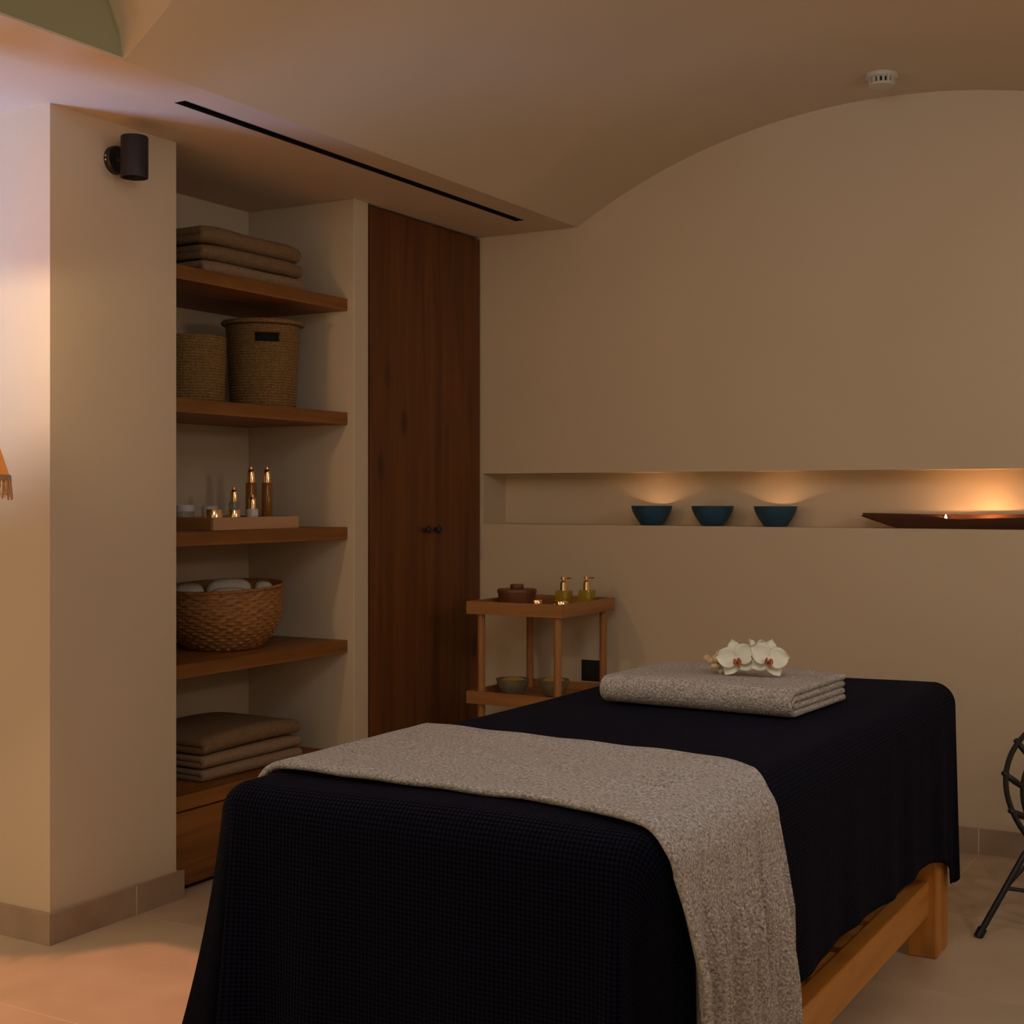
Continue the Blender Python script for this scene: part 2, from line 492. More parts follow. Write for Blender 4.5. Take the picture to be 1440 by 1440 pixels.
obj('cover', lathe(bmesh.new(), [(0, -0.034), (0.046, -0.034), (0.042, -0.041), (0, -0.043)], 40, (sx, sy, sz)), M['white_plastic'], t, smooth=True)


def sconce(px, py, pz, dirx, label):
    """round backplate, short arm and an upright cylinder shade"""
    t = thing('wall_light', label, 'wall light', (px, py, pz))
    bm = lathe(bmesh.new(), [(0, 0), (0.042, 0), (0.042, 0.016), (0.039, 0.020), (0, 0.020)], 36)
    bmesh.ops.rotate(bm, verts=bm.verts, cent=(0, 0, 0), matrix=Matrix.Rotation(dirx * PI / 2, 3, 'Y'))
    o = obj('backplate', bm, M['black_metal'], t, smooth=True, local=True)
    for s in (-1, 1):
        bm = bmesh.ops.create_uvsphere
        b2 = bmesh.new(); bmesh.ops.create_uvsphere(b2, u_segments=10, v_segments=8, radius=0.003)
        bmesh.ops.translate(b2, verts=b2.verts, vec=(dirx * 0.008, -0.042, s * 0.006))
        obj('screw', b2, M['white_plastic'], o, smooth='all', local=True)
    obj('arm', tube(bmesh.new(), [(dirx * 0.018, 0, 0), (dirx * 0.05, 0, 0)], 0.013, 16), M['black_metal'], t, smooth=True, local=True)
    c = (dirx * 0.083, 0, 0)
    obj('shade', lathe(bmesh.new(), [(0.0, 0.061), (0.0385, 0.061), (0.040, 0.059), (0.040, -0.061), (0.037, -0.061), (0.037, 0.0), (0.0, 0.0)], 40, c), M['aubergine_metal'], t, smooth=True, local=True)
    obj('lamp_face', lathe(bmesh.new(), [(0, -0.030), (0.034, -0.030), (0.034, -0.034), (0, -0.038)], 28, c), M['white_glass'], t, smooth=True, local=True)
    return t


sconce(XP, 2.97, 2.273, 1, 'dark cylindrical wall light on the pier')

# two tier raffia pendant hanging from the soffit in front of the pier (only its fringe edge is in view)
LX, LY = -2.95, 2.15
t = thing('pendant_lamp', 'two tier raffia pendant lamp with a fringed edge hanging before the pier', 'lamp', (LX, LY, 1.26))


def shell(bm, r0, z0, r1, z1, c, th=0.003, seg=64):
    ra = [bm.verts.new((c[0] + r0 * cos(2 * PI * j / seg), c[1] + r0 * sin(2 * PI * j / seg), c[2] + z0)) for j in range(seg)]
    rb = [bm.verts.new((c[0] + r1 * cos(2 * PI * j / seg), c[1] + r1 * sin(2 * PI * j / seg), c[2] + z1)) for j in range(seg)]
    for j in range(seg): bm.faces.new((ra[j], ra[(j + 1) % seg], rb[(j + 1) % seg], rb[j]))
    return bm


lo = obj('lower_shade', shell(bmesh.new(), 0.249, 1.314, 0.122, 1.716, (LX, LY, 0)), M['shade'], t, smooth=True)
up = obj('upper_shade', shell(bmesh.new(), 0.20, 1.832, 0.10, 2.06, (LX, LY, 0)), M['shade'], t, smooth=True)
obj('rim_band', shell(bmesh.new(), 0.252, 1.309, 0.250, 1.323, (LX, LY, 0), 0.004), M['raffia'], lo, smooth=True)
bm = bmesh.new()
for k in range(150):
    a = 2 * PI * k / 150; r = 0.249 + random.uniform(-.004, .004); ln = random.uniform(0.035, 0.060)
    p = Vector((LX + r * cos(a), LY + r * sin(a), 1.318)); q = p + Vector((random.uniform(-.008, .008), random.uniform(-.008, .008), -ln))
    tube(bm, [p, (p + q) / 2 + Vector((random.uniform(-.003, .003),) * 3), q], 0.0022, 5)
fr = obj('fringe', bm, M['raffia'], t); fr['kind'] = 'stuff'
obj('cable', tube(bmesh.new(), [(LX, LY, 2.385), (LX, LY, 1.716)], 0.003, 8), M['black_metal'], t)
obj('ceiling_cup', lathe(bmesh.new(), [(0, 2.39), (0.04, 2.39), (0.04, 2.365), (0.0, 2.355)], 24, (LX, LY, 0)), M['black_metal'], t, smooth=True)
for z, r in ((1.716, 0.121), (2.06, 0.099)):
    for k in range(3):
        a = 2 * PI * k / 3
        obj('spider', tube(bmesh.new(), [(LX, LY, 1.95 if z > 2 else 1.716), (LX + r * cos(a), LY + r * sin(a), z)], 0.0015, 6), M['black_metal'], t)
obj('bulb', lathe(bmesh.new(), [(0, 1.815), (0.018, 1.822), (0.030, 1.845), (0.030, 1.865), (0.016, 1.90), (0.012, 1.93), (0, 1.93)], 20, (LX, LY, 0)), M['bulb'], t, smooth='all')
pl = bpy.data.lights.new('pendant_light', 'POINT'); pl.energy = 11.5; pl.color = (1.0, 0.76, 0.42); pl.shadow_soft_size = 0.028
po = bpy.data.objects.new('pendant_light', pl); COL.objects.link(po); po.parent = t; po.location = Vector((LX + 0.0, LY, 1.80)) - t.location

# ------------------------------------------------------------------ wardrobe
t = thing('wardrobe', 'dark oak double door wardrobe built in beside the back wall', 'wardrobe', (-3.3, 4.67, 0))
bm = bmesh.new(); box(bm, -3.58, -3.115, 4.260, 5.075, 0.0, 2.385)
obj('carcass', bm, M['black_void'], t)
for y0, y1, ky in ((4.268, 4.6735, 4.640), (4.6765, 5.072, 4.715)):
    d = obj('door', mkbox(-3.112, XP - 0.002, y0, y1, 0.055, 2.375, bev=0.0012), M['oak_dark'], t)
    bm = lathe(bmesh.new(), [(0, 0), (0.009, 0), (0.007, 0.012), (0.015, 0.020), (0.016, 0.026), (0.012, 0.031), (0, 0.032)], 20)
    bmesh.ops.rotate(bm, verts=bm.verts, cent=(0, 0, 0), matrix=Matrix.Rotation(PI / 2, 3, 'Y'))
    bmesh.ops.translate(bm, verts=bm.verts, vec=(XP - 0.002, ky, 1.135))
    k = obj('knob', bm, M['black_metal'], d, smooth=True); k['label'] = 'small black round knob'
obj('plinth', mkbox(-3.108, XP - 0.012, 4.262, 5.072, 0.0, 0.05), M['oak_dark'], t)

# ------------------------------------------------------------------ shelves of the alcove
names = ['thick brown oak shelf under the upper stack of folded towels', 'thick brown oak shelf carrying the two rope baskets',
         'thick brown oak shelf carrying the wooden tray of bottles', 'thick brown oak shelf carrying the wicker bowl basket']
SHZ = [2.011, 1.585, 1.155, 0.731]
for z, lb in zip(SHZ, names):
    tag(obj('wall_shelf', mkbox(-3.60, -3.117, 3.23, 4.166, z - 0.046, z, bev=0.002), M['oak_shelf'], origin=(-3.36, 3.70, z - 0.046)), lb, 'shelf', 'oak shelves in the alcove')
t = thing('base_cabinet', 'low brown oak cabinet with a plain front at the alcove foot', 'cabinet', (-3.36, 3.70, 0))
obj('top_board', mkbox(-3.60, -3.112, 3.231, 4.165, 0.264, 0.312, bev=0.002), M['oak_shelf'], t)
obj('body', mkbox(-3.598, -3.150, 3.232, 4.164, 0.0, 0.262), M['black_void'], t)
obj('drawer_front', mkbox(-3.149, -3.124, 3.245, 4.155, 0.018, 0.256, bev=0.0015), M['oak_shelf'], t)

# ------------------------------------------------------------------ folded towels
def upath(depth, h, t, n_arc=10):
    """centre line of a U fold in (u, z): u grows away from the fold, fold at u=0"""
    r = (h - t) / 2
    pts = []
    L = depth - r - t / 2
    q_ = [0, 0.12 * t, 0.3 * t, 0.55 * t]
    us = q_ + [t + (L - t) * k / 12 for k in range(13)]
    for u in us: pts.append((depth - u, t / 2, 0, -1))
    for k in range(1, n_arc):
        a = -PI / 2 - PI * k / n_arc
        pts.append((r + t / 2 + r * cos(a), t / 2 + r + r * sin(a), cos(a), sin(a)))
    for u in reversed(us): pts.append((depth - u, h - t / 2, 0, 1))
    return pts


def folded_towel(width, depth, h, nest=1, sag=0.0, seed=0, nj=30, dome=0.0):
    """fold faces -Y (local), width along X; centred, base at z=0. Returns bmesh (local)."""
    rnd = random.Random(seed); bm = bmesh.new()
    t = h / (2 * nest) * 0.985
    ph = [rnd.uniform(0, 6.28) for _ in range(6)]
    for q in range(nest):
        hh = h - 2 * q * (h / (2 * nest)); z0 = q * h / (2 * nest)
        dp = depth - q * h / (2 * nest) - (0.012 * rnd.random() if q else 0)
        path = upath(dp, hh, t); P = []
        q_ = [0, 0.12 * t, 0.3 * t, 0.55 * t]
        xs = [-width / 2 + a for a in q_] + [-width / 2 + t + (width - 2 * t) * j / (nj - 1) for j in range(nj)] + [width / 2 - a for a in reversed(q_)]
        for (u, z, nu, nz) in path:
            row = []
            for x in xs:
                zz = z0 + z
                f = zz / h
                e = abs(x) / (width / 2)
                zz -= sag * f * max(0, e - 0.55) ** 2 * 4
                zz += dome * f * (1 - e * e) + 0.0012 * f * (sin(x * 17 + ph[1]) + sin(x * 9 + u * 13 + ph[2]))
                yy = -depth / 2 + q * h / (2 * nest) + u + 0.003 * sin(x * 11 + ph[3] + zz * 20)
                row.append((Vector((x, yy, zz)), Vector((0, nu, nz)).normalized()))
            P.append(row)
        ribbon(bm, P, t, e=t * 0.55)
    return bm


def put_towel(bm, name, label, group, m, loc, rz):
    o = obj(name, bm, m, smooth='all', local=True)
    o.location = loc; o.rotation_euler.z = rz
    return tag(o, label, 'towel', group)


# fold turned to +X: local -Y -> +X means rotate +90 deg
pos = [('bottom', 0.0), ('middle', 1), ('top', 2)]
zc = SHZ[0] + 0.001
for k, (hh, mm, nm) in enumerate(((0.053, 'terry_brown2', 'lowest'), (0.053, 'terry_brown', 'middle'), (0.060, 'terry_brown', 'uppermost'))):
    put_towel(folded_towel(0.53, 0.36, hh, 1, 0.010 + 0.004 * k, 10 + k), 'folded_towel', f'brown folded towel, {nm} of the stack on the highest shelf', 'brown towels on the highest shelf', M[mm],
              (-3.352 - 0.003 * k, 3.72 - 0.004 * k, zc), PI / 2 + 0.01 * (k - 1))
    zc += hh + 0.0025
zc = 0.313
for k, (hh, mm, nm) in enumerate(((0.042, 'terry_brown2', 'lowest'), (0.044, 'terry_brown2', 'middle'), (0.056, 'terry_brown', 'uppermost'))):
    put_towel(folded_towel(0.52, 0.36, hh, 1, 0.004 + 0.005 * k, 30 + k, dome=0.012 if k == 2 else 0), 'folded_towel', f'brown folded towel, {nm} of the stack on the low cabinet', 'brown towels on the low cabinet', M[mm],
              (-3.362 - 0.002 * k, 3.726, zc), PI / 2 + 0.012 * (k - 1))
    zc += hh + 0.0025

# ------------------------------------------------------------------ rope baskets
def rope_profile(r0, r1, h, rows, amp=0.003, th=0.010, flare=0.0):
    out, n = [], rows * 6
    for i in range(n + 1):
        f = i / n
        r = r0 + (r1 - r0) * f + flare * max(0, f - 0.9) * 10
        out.append((r + amp * abs(sin(PI * rows * f)), h * f))
    inn = [(r0 + (r1 - r0) * f + flare * max(0, f - 0.9) * 10 - th, max(h * f, 0.012)) for f in (1, 0.9, 0.75, 0.5, 0.25, 0.0)]
    return [(0, 0)] + out + inn + [(0, 0.012)]


bx, by = -3.335, 3.560
t = thing('rope_basket', 'short round seagrass rope basket without lid on the shelf', 'basket', (bx, by, SHZ[1]), 'rope baskets on the shelf')
obj('body', lathe(bmesh.new(), rope_profile(0.112, 0.119, 0.232, 24, 0.0035), 72, (bx, by, SHZ[1] + 0.001)), M['rope'], t, smooth=True, angle=80)
bx, by = -3.305, 3.905
t = thing('rope_basket', 'tall round seagrass rope basket with a slot handle and flared lid', 'basket', (bx, by, SHZ[1]), 'rope baskets on the shelf')
# body with a real slot: drop the faces of the handle opening
bm = lathe(bmesh.new(), rope_profile(0.116, 0.132, 0.300, 30, 0.0035), 96, (bx, by, SHZ[1] + 0.001))
hd = math.atan2(-by, -bx) + 0.12
kill = []
for f in bm.faces:
    c = f.calc_center_median(); a = math.atan2(c.y - by, c.x - bx); da = (a - hd + PI) % (2 * PI) - PI
    if abs(da) < 0.36 and 0.238 < c.z - SHZ[1] < 0.272 and math.hypot(c.x - bx, c.y - by) > 0.09: kill.append(f)
bmesh.ops.delete(bm, geom=kill, context='FACES')
obj('body', bm, M['rope'], t, smooth=True, angle=80)
obj('lining', lathe(bmesh.new(), [(0.100, 0.02), (0.116, 0.295)], 48, (bx, by, SHZ[1])), M['black_void'], t, smooth=True)
obj('lid', lathe(bmesh.new(), [(0, 0.300), (0.128, 0.300), (0.149, 0.304), (0.152, 0.311), (0.147, 0.318), (0.140, 0.315), (0.11, 0.323), (0.0, 0.328)], 72, (bx, by, SHZ[1] + 0.002)), M['rope'], t, smooth=True)

# ------------------------------------------------------------------ bottles, jars
def bottle(name, label, group, loc, r, hb, hc, rc, mbody, cap='spray'):
    t = thing(name, label, 'bottle', loc, group)
    obj('body', lathe(bmesh.new(), [(0, 0), (r * 0.94, 0), (r, 0.003), (r, hb - 0.004), (r * 0.9, hb), (0, hb)], 28), M[mbody], t, smooth=True, local=True)
    obj('collar', lathe(bmesh.new(), [(0, hb), (rc, hb), (rc, hb + hc * 0.62), (rc * 0.85, hb + hc * 0.78), (rc * 0.62, hb + hc * 0.84), (0, hb + hc * 0.84)], 24), M['gold'], t, smooth=True, local=True)
    n = obj('nozzle', lathe(bmesh.new(), [(0, hb + hc * 0.84), (rc * 0.45, hb + hc * 0.84), (rc * 0.45, hb + hc), (0, hb + hc)], 16), M['gold'], t, smooth=True, local=True)
    if cap == 'pump':
        obj('spout', mkbox(-rc * 0.5, rc * 2.0, -rc * 0.45, rc * 0.45, hb + hc * 0.90, hb + hc * 1.02, bev=0.001), M['gold'], n, local=True)
    return t


def jar(name, label, group, loc, r, h, mbody, lidfrac=0.5, lidmat='gold'):
    t = thing(name, label, 'jar', loc, group)
    hl = h * (1 - lidfrac)
    obj('body', lathe(bmesh.new(), [(0, 0), (r * 0.95, 0), (r, 0.002), (r, hl), (0, hl)], 28), M[mbody], t, smooth=True, local=True)
    obj('lid', lathe(bmesh.new(), [(0, hl), (r * 1.02, hl), (r * 1.02, h - 0.0015), (r * 0.98, h), (0, h)], 28), M[lidmat], t, smooth=True, local=True)
    return t


# wooden tray on the third shelf
z3 = SHZ[2]
t = thing('wooden_tray', 'pale wooden serving tray on the shelf under the baskets', 'tray', (-3.35, 3.75, z3))
TX0, TX1, TY0, TY1 = -3.50, -3.20, 3.525, 3.98
obj('tray_base', mkbox(TX0 + 0.012, TX1 - 0.012, TY0 + 0.012, TY1 - 0.012, z3, z3 + 0.010), M['tray_wood'], t)
for a in ((TX0, TX0 + 0.012, TY0, TY1), (TX1 - 0.012, TX1, TY0, TY1)): obj('long_side', mkbox(*a, z3, z3 + 0.043, bev=0.001), M['tray_wood'], t)
for a in ((TX0 + 0.012, TX1 - 0.012, TY0, TY0 + 0.012), (TX0 + 0.012, TX1 - 0.012, TY1 - 0.012, TY1)): obj('short_side', mkbox(*a, z3, z3 + 0.043, bev=0.001), M['teak_x'], t)
zt = z3 + 0.0105


def at_px(px, X):
    """Y on the plane X=const seen through picture column px"""
    k = (px - 720) / 1937
    return X * (0.8660254 + 0.5 * k) / (-0.5 + 0.8660254 * k)


G = 'toiletries on the wooden tray'
bottle('spray_bottle', 'tall dark amber bottle with gold cap on the tray, behind the white bottle', G, (-3.36, at_px(353, -3.36), zt), 0.020, 0.155, 0.058, 0.015, 'amber')
bottle('spray_bottle', 'tall amber bottle with gold cap standing last on the tray', G, (-3.33, at_px(375.5, -3.33), zt), 0.020, 0.155, 0.058, 0.015, 'amber')
bottle('spray_bottle', 'short clear bottle with gold cap on the tray', G, (-3.36, at_px(329, -3.36), zt), 0.018, 0.085, 0.052, 0.014, 'clear_glass')
bottle('spray_bottle', 'short white glass bottle with gold cap on the tray', G, (-3.25, at_px(355, -3.25), zt), 0.021, 0.060, 0.050, 0.013, 'white_glass')
jar('cosmetic_jar', 'gold lidded jar standing near the end of the wooden tray', G, (-3.25, at_px(300, -3.25), zt), 0.030, 0.060, 'gold')
jar('cosmetic_jar', 'gold lidded jar standing before the short clear bottle', G, (-3.25, at_px(329, -3.25), zt), 0.022, 0.058, 'gold')
jar('cosmetic_jar', 'clear glass jar with pale lid beside the gold lidded jar', G, (-3.38, at_px(295, -3.38), zt), 0.028, 0.070, 'clear_glass', 0.3, 'white_glass')
jar('cosmetic_jar', 'clear glass jar with pale lid half hidden by the pier', 'pale lidded jars', (-3.38, 3.577, zt), 0.034, 0.075, 'clear_glass', 0.3, 'white_glass')

# ------------------------------------------------------------------ wicker bowl basket with white rolled towels
wx, wy, wz = -3.345, 3.735, SHZ[3]
t = thing('wicker_basket', 'wide brown wicker bowl basket filled with white hand towels', 'basket', (wx, wy, wz))
prof = [(0, 0)]
n = 54
for i in range(n + 1):
    f = i / n
    r = 0.125 + (0.210 - 0.125) * sin(min(1, f * 1.45) * PI / 2) ** 0.8
    prof.append((r, 0.215 * f))
prof += [(0.202, 0.218), (0.196, 0.205)] + [(0.115 + 0.08 * sin(f * PI / 2), 0.012 + 0.19 * f) for f in (0.8, 0.6, 0.4, 0.2, 0.0)] + [(0, 0.012)]


def wv(r, z, a, i):
    if i == 0 or i > n + 1 or r < 1e-6: return r
    b = (i - 1) // 3
    return r + (0.0045 * sin(a * 24 + PI * b) * (0.75 + 0.25 * sin(a * 5 + b * 1.7)) + 0.003) * (1.0 if (i - 1) % 3 == 1 else 0.15)


bm = lathe(bmesh.new(), prof, 240, (wx, wy, wz + 0.001), wv)
for v in bm.verts:
    f = (v.co.z - wz) / 0.215
    v.co.z += 0.012 * max(0, f) ** 2 * ((v.co.y - wy) / 0.21)
obj('body', bm, M['wicker'], t, smooth=True, angle=70)
bm = bmesh.new()
for q in range(3):
    pts = [(wx + (0.209 + 0.004 * sin(40 * 2 * PI * k / 120 + q * 2.1)) * cos(2 * PI * k / 120), wy + (0.209 + 0.004 * sin(40 * 2 * PI * k / 120 + q * 2.1)) * sin(2 * PI * k / 120),
            wz + 0.218 + 0.012 * sin(2 * PI * k / 120) + 0.004 * cos(40 * 2 * PI * k / 120 + q * 2.1)) for k in range(120)]
    tube(bm, pts, 0.0042, 6, closed=True)
obj('rim_braid', bm, M['wicker'], t, smooth='all')


for (dd, dn, zb_, wd, dp, hh, nm) in ((-0.118, 0.0, 0.862, 0.105, 0.11, 0.090, 'white folded hand towel in the wicker bowl basket, beside the pier'), (0.022, 0.028, 0.862, 0.160, 0.12, 0.104, 'largest white folded hand towel heaped in the wicker bowl basket'),
                                      (0.022, -0.098, 0.862, 0.150, 0.10, 0.080, 'white folded hand towel at the front of the wicker bowl basket'), (0.143, 0.0, 0.862, 0.066, 0.09, 0.094, 'small white folded hand towel at the rim of the wicker bowl basket'),
                                      (0.0, 0.0, 0.747, 0.15, 0.15, 0.108, 'white folded hand towel at the bottom of the wicker bowl basket')):
    o = obj('hand_towel', folded_towel(wd, dp, hh, 2, 0.022 * wd / 0.15, int(wd * 1000), nj=20, dome=0.008), M['terry_white'], smooth='all', local=True)
    o.location = (wx + 0.73 * dd - 0.68 * dn, wy + 0.68 * dd + 0.73 * dn, zb_); o.rotation_euler.z = 0.73
    tag(o, nm, 'towel', 'white hand towels in the wicker basket')

# ------------------------------------------------------------------ trolley side table
QX0, QX1, QY0, QY1 = -2.847, -2.423, 4.572, 5.03
t = thing('side_table', 'teak two tier tray side table against the back wall', 'side table', (-2.635, 4.80, 0))
for zt0, zt1, nm in ((0.811, 0.861, 'upper_tray'), (0.462, 0.510, 'lower_tray')):
    p = obj(nm, mkbox(QX0 + 0.014, QX1 - 0.014, QY0 + 0.014, QY1 - 0.014, zt0 + 0.004, zt0 + 0.018), M['teak_x'], t)
    for a in ((QY0, QY0 + 0.014), (QY1 - 0.014, QY1)): obj('tray_side', mkbox(QX0, QX1, a[0], a[1], zt0, zt1, bev=0.0015), M['teak_x'], p)
    for a in ((QX0, QX0 + 0.014), (QX1 - 0.014, QX1)): obj('tray_side', mkbox(a[0], a[1], QY0 + 0.014, QY1 - 0.014, zt0, zt1, bev=0.0015), M['teak_y'], p)
for lx in (QX0 + 0.052, QX1 - 0.034):
    for ly in (QY0 + 0.030, QY1 - 0.040):
        obj('leg', lathe(bmesh.new(), [(0, 0), (0.0135, 0), (0.0145, 0.01), (0.0145, 0.812), (0, 0.812)], 18, (lx, ly, 0)), M['teak_z'], t, smooth=True)
zq = 0.8295


def xat_px(px, Y):
    k = (px - 720) / 1937
    return Y * (-0.5 + 0.8660254 * k) / (0.8660254 + 0.5 * k)


cx, cy = xat_px(727, 4.79), 4.79
t = thing('lidded_pot', 'dark turned wood pot with knobbed lid on the side table', 'pot', (cx, cy, zq))
obj('body', lathe(bmesh.new(), [(0, 0), (0.058, 0), (0.068, 0.006), (0.076, 0.045), (0.076, 0.055), (0.07, 0.055), (0.065, 0.01), (0, 0.01)], 40), M['pot_wood'], t, smooth=True, local=True)
l = obj('lid', lathe(bmesh.new(), [(0, 0.055), (0.079, 0.055), (0.080, 0.062), (0.077, 0.070), (0.03, 0.073), (0, 0.073)], 40), M['pot_wood'], t, smooth=True, local=True)
obj('knob', lathe(bmesh.new(), [(0, 0.073), (0.026, 0.073), (0.028, 0.084), (0.026, 0.088), (0, 0.089)], 28), M['pot_wood'], l, smooth=True, local=True)


def pump(px, Y, label):
    X = xat_px(px, Y)
    t = thing('pump_bottle', label, 'bottle', (X, Y, zq), 'oil bottles on the side table')
    obj('body', mkbox(-0.027, 0.027, -0.027, 0.027, 0.0, 0.068, bev=0.005), M['oil_glass'], t, smooth=True, local=True)
    obj('collar', lathe(bmesh.new(), [(0, 0.068), (0.0155, 0.068), (0.0145, 0.100), (0.009, 0.106), (0, 0.106)], 24), M['gold'], t, smooth=True, local=True)
    n = obj('pump_head', lathe(bmesh.new(), [(0, 0.106), (0.006, 0.106), (0.006, 0.112), (0.013, 0.113), (0.013, 0.121), (0, 0.122)], 20), M['gold'], t, smooth=True, local=True)
    obj('spout', mkbox(0.008, 0.034, -0.004, 0.004, 0.1135, 0.1195, bev=0.001), M['gold'], n, local=True)
    return t


pump(793, 4.83, 'square yellow oil pump bottle with gold cap, nearer the wooden pot')
pump(825.5, 4.90, 'square yellow oil pump bottle with gold cap, nearer the table corner')
jar('cream_jar', 'small gold cream jar beside the wooden pot on the side table', 'gold jars on the side table', (xat_px(755, 4.64), 4.64, zq), 0.021, 0.042, 'gold')
jar('cream_jar', 'small gold cream jar before the oil bottles on the side table', 'gold jars on the side table', (xat_px(789, 4.64), 4.64, zq), 0.026, 0.042, 'gold')


def stone_bowl(px, Y, r, label):
    X = xat_px(px, Y)
    t = thing('salt_bowl', label, 'bowl', (X, Y, 0.481), 'stoneware bowls on the lower tray')
    obj('body', lathe(bmesh.new(), [(0, 0), (r * 0.5, 0), (r * 0.62, 0.006), (r * 0.93, 0.045), (r, 0.066), (r * 0.95, 0.066), (r * 0.86, 0.045), (r * 0.5, 0.012), (0, 0.010)], 44), M['stone_bowl'], t, smooth=True, local=True)
    bm = lathe(bmesh.new(), [(0, 0.074), (r * 0.3, 0.072), (r * 0.6, 0.064), (r * 0.88, 0.054), (r * 0.7, 0.03), (0, 0.02)], 36)
    for v in bm.verts: v.co.z += random.uniform(-.003, .003)
    obj('salts', bm, M['yellow_salts'], t, smooth='all', local=True)


stone_bowl(721, 4.74, 0.066, 'grey green bowl of yellow bath salts on the lower tray, nearer the wardrobe')
stone_bowl(779, 4.80, 0.062, 'grey green bowl of yellow bath salts on the lower tray, behind the front leg')

# socket on the back wall
sxx = xat_px(832, YB)
t = thing('wall_socket', 'black square wall socket behind the side table', 'socket', (sxx, YB, 0.553))
obj('plate', mkbox(sxx - 0.043, sxx + 0.043, YB - 0.010, YB + 0.001, 0.510, 0.596, bev=0.002), M['black_plastic'], t)
bm = lathe(bmesh.new(), [(0, 0), (0.022, 0), (0.022, 0.003), (0.019, 0.003), (0.019, 0.0008), (0, 0.0008)], 28)
bmesh.ops.rotate(bm, verts=bm.verts, cent=(0, 0, 0), matrix=Matrix.Rotation(PI / 2, 3, 'X'))
bmesh.ops.translate(bm, verts=bm.verts, vec=(sxx, YB - 0.010, 0.553))
obj('outlet', bm, M['black_metal'], t, smooth=True)

# ------------------------------------------------------------------ niche: blue bowls, candles and wooden boat
def candle(bm_loc, label, group, energy, lit=True, fh=1.0):
    x, y, z = bm_loc
    t = thing('tealight', label, 'candle', bm_loc, group)
    obj('cup', lathe(bmesh.new(), [(0, 0), (0.0185, 0), (0.019, 0.0135), (0.0185, 0.0135), (0.018, 0.001), (0, 0.001)], 24), M['gold'], t, smooth=True, local=True)
    obj('wax', lathe(bmesh.new(), [(0, 0.001), (0.0178, 0.001), (0.0178, 0.011), (0, 0.0105)], 24), M['wax'], t, smooth=True, local=True)
    obj('wick', tube(bmesh.new(), [(0, 0, 0.0105), (0.0005, 0, 0.016)], 0.0008, 6), M['black_void'], t, local=True)
    if lit:
        obj('flame', lathe(bmesh.new(), [(q_, 0.013 + (z_ - 0.013) * fh) for q_, z_ in ((0, 0.015), (0.0036, 0.018), (0.005, 0.023), (0.0038, 0.031), (0.0016, 0.038), (0, 0.042))], 14), M['flame'], t, smooth='all', local=True)
        l = bpy.data.lights.new('candle_light', 'POINT'); l.energy = energy; l.color = (1.0, 0.47, 0.19); l.shadow_soft_size = 0.005
        o = bpy.data.objects.new('candle_light', l); COL.objects.link(o); o.parent = t; o.location = (0, 0, 0.013 + 0.017 * fh)
    return t


blab = ['teal blue ceramic bowl in the wall niche, nearest the wardrobe', 'teal blue ceramic bowl in the wall niche, middle of the three', 'teal blue ceramic bowl in the wall niche, nearest the wooden boat']
for k, px in enumerate((916.5, 1002, 1090.5)):
    Y = YB + 0.092
    X = xat_px(px, Y)
    r = 0.0845
    bm = lathe(bmesh.new(), [(0, 0), (r * 0.50, 0), (r * 0.56, 0.004), (r * 0.80, 0.035), (r * 0.94, 0.058), (r, 0.078), (r * 0.97, 0.079), (r * 0.90, 0.058), (r * 0.74, 0.033), (r * 0.4, 0.008), (0, 0.007)], 48, (X, Y, NZ0 + 0.0005))
    tag(obj('ceramic_bowl', bm, M['blue_ceramic'], smooth=True, origin=(X, Y, NZ0)), blab[k], 'bowl', 'blue bowls in the niche')
    candle((X, Y, NZ0 + 0.0085), ['lit tealight hidden in the blue bowl nearest the wardrobe', 'unlit tealight in the middle blue bowl', 'lit tealight hidden in the blue bowl nearest the wooden boat'][k], 'tealights in the bowls', 1.5, k != 1)

# hollowed wooden boat
bx0 = xat_px(1210, YB + 0.07); bx1 = 0.25
by0, by1 = YB + 0.018, YB + 0.160
zb = NZ0 + 0.0005


def boat():
    bm = bmesh.new(); nx = 70
    secs = []
    for i in range(nx + 1):
        f = i / nx; x = bx0 + (bx1 - bx0) * f
        d0 = min(x - bx0, bx1 - x)
        e = min(1.0, d0 / 0.14)                 # slanted ends
        zbot = zb + 0.044 * (1 - min(1, d0 / 0.145))
        zf = zb + 0.046 + 0.006 * sin(x * 9 + 1.0) * e - 0.008 * e * math.exp(-((x - (bx0 + 0.36)) / 0.07) ** 2) - 0.006 * e * math.exp(-((x - (bx0 + 0.75)) / 0.09) ** 2)
        zk = zb + 0.053 + 0.003 * sin(x * 7)
        hw = (by1 - by0) / 2 * (0.25 + 0.75 * sqrt(e)); yc = (by0 + by1) / 2
        th = min(0.014, hw * 0.4)
        zin = max(zbot + 0.010, min(zf, zk) - 0.040 * e)
        s = [(yc - hw * 0.80, zbot), (yc - hw, (zbot + zf) / 2), (yc - hw, zf), (yc - hw + th, zf), (yc - hw * 0.6, min(zin, zf)), (yc, min(zin - 0.002 * e, zf)), (yc + hw * 0.6, min(zin, zf)), (yc + hw - th, zk), (yc + hw, zk), (yc + hw, (zbot + zk) / 2), (yc + hw * 0.80, zbot)]
        secs.append([bm.verts.new((x, y, max(z, zbot))) for y, z in s])
    for A, B in zip(secs[:-1], secs[1:]):
        for j in range(len(A)):
            k = (j + 1) % len(A); bm.faces.new((A[j], A[k], B[k], B[j]))
    bm.faces.new(secs[0]); bm.faces.new(secs[-1][::-1])
    return bm


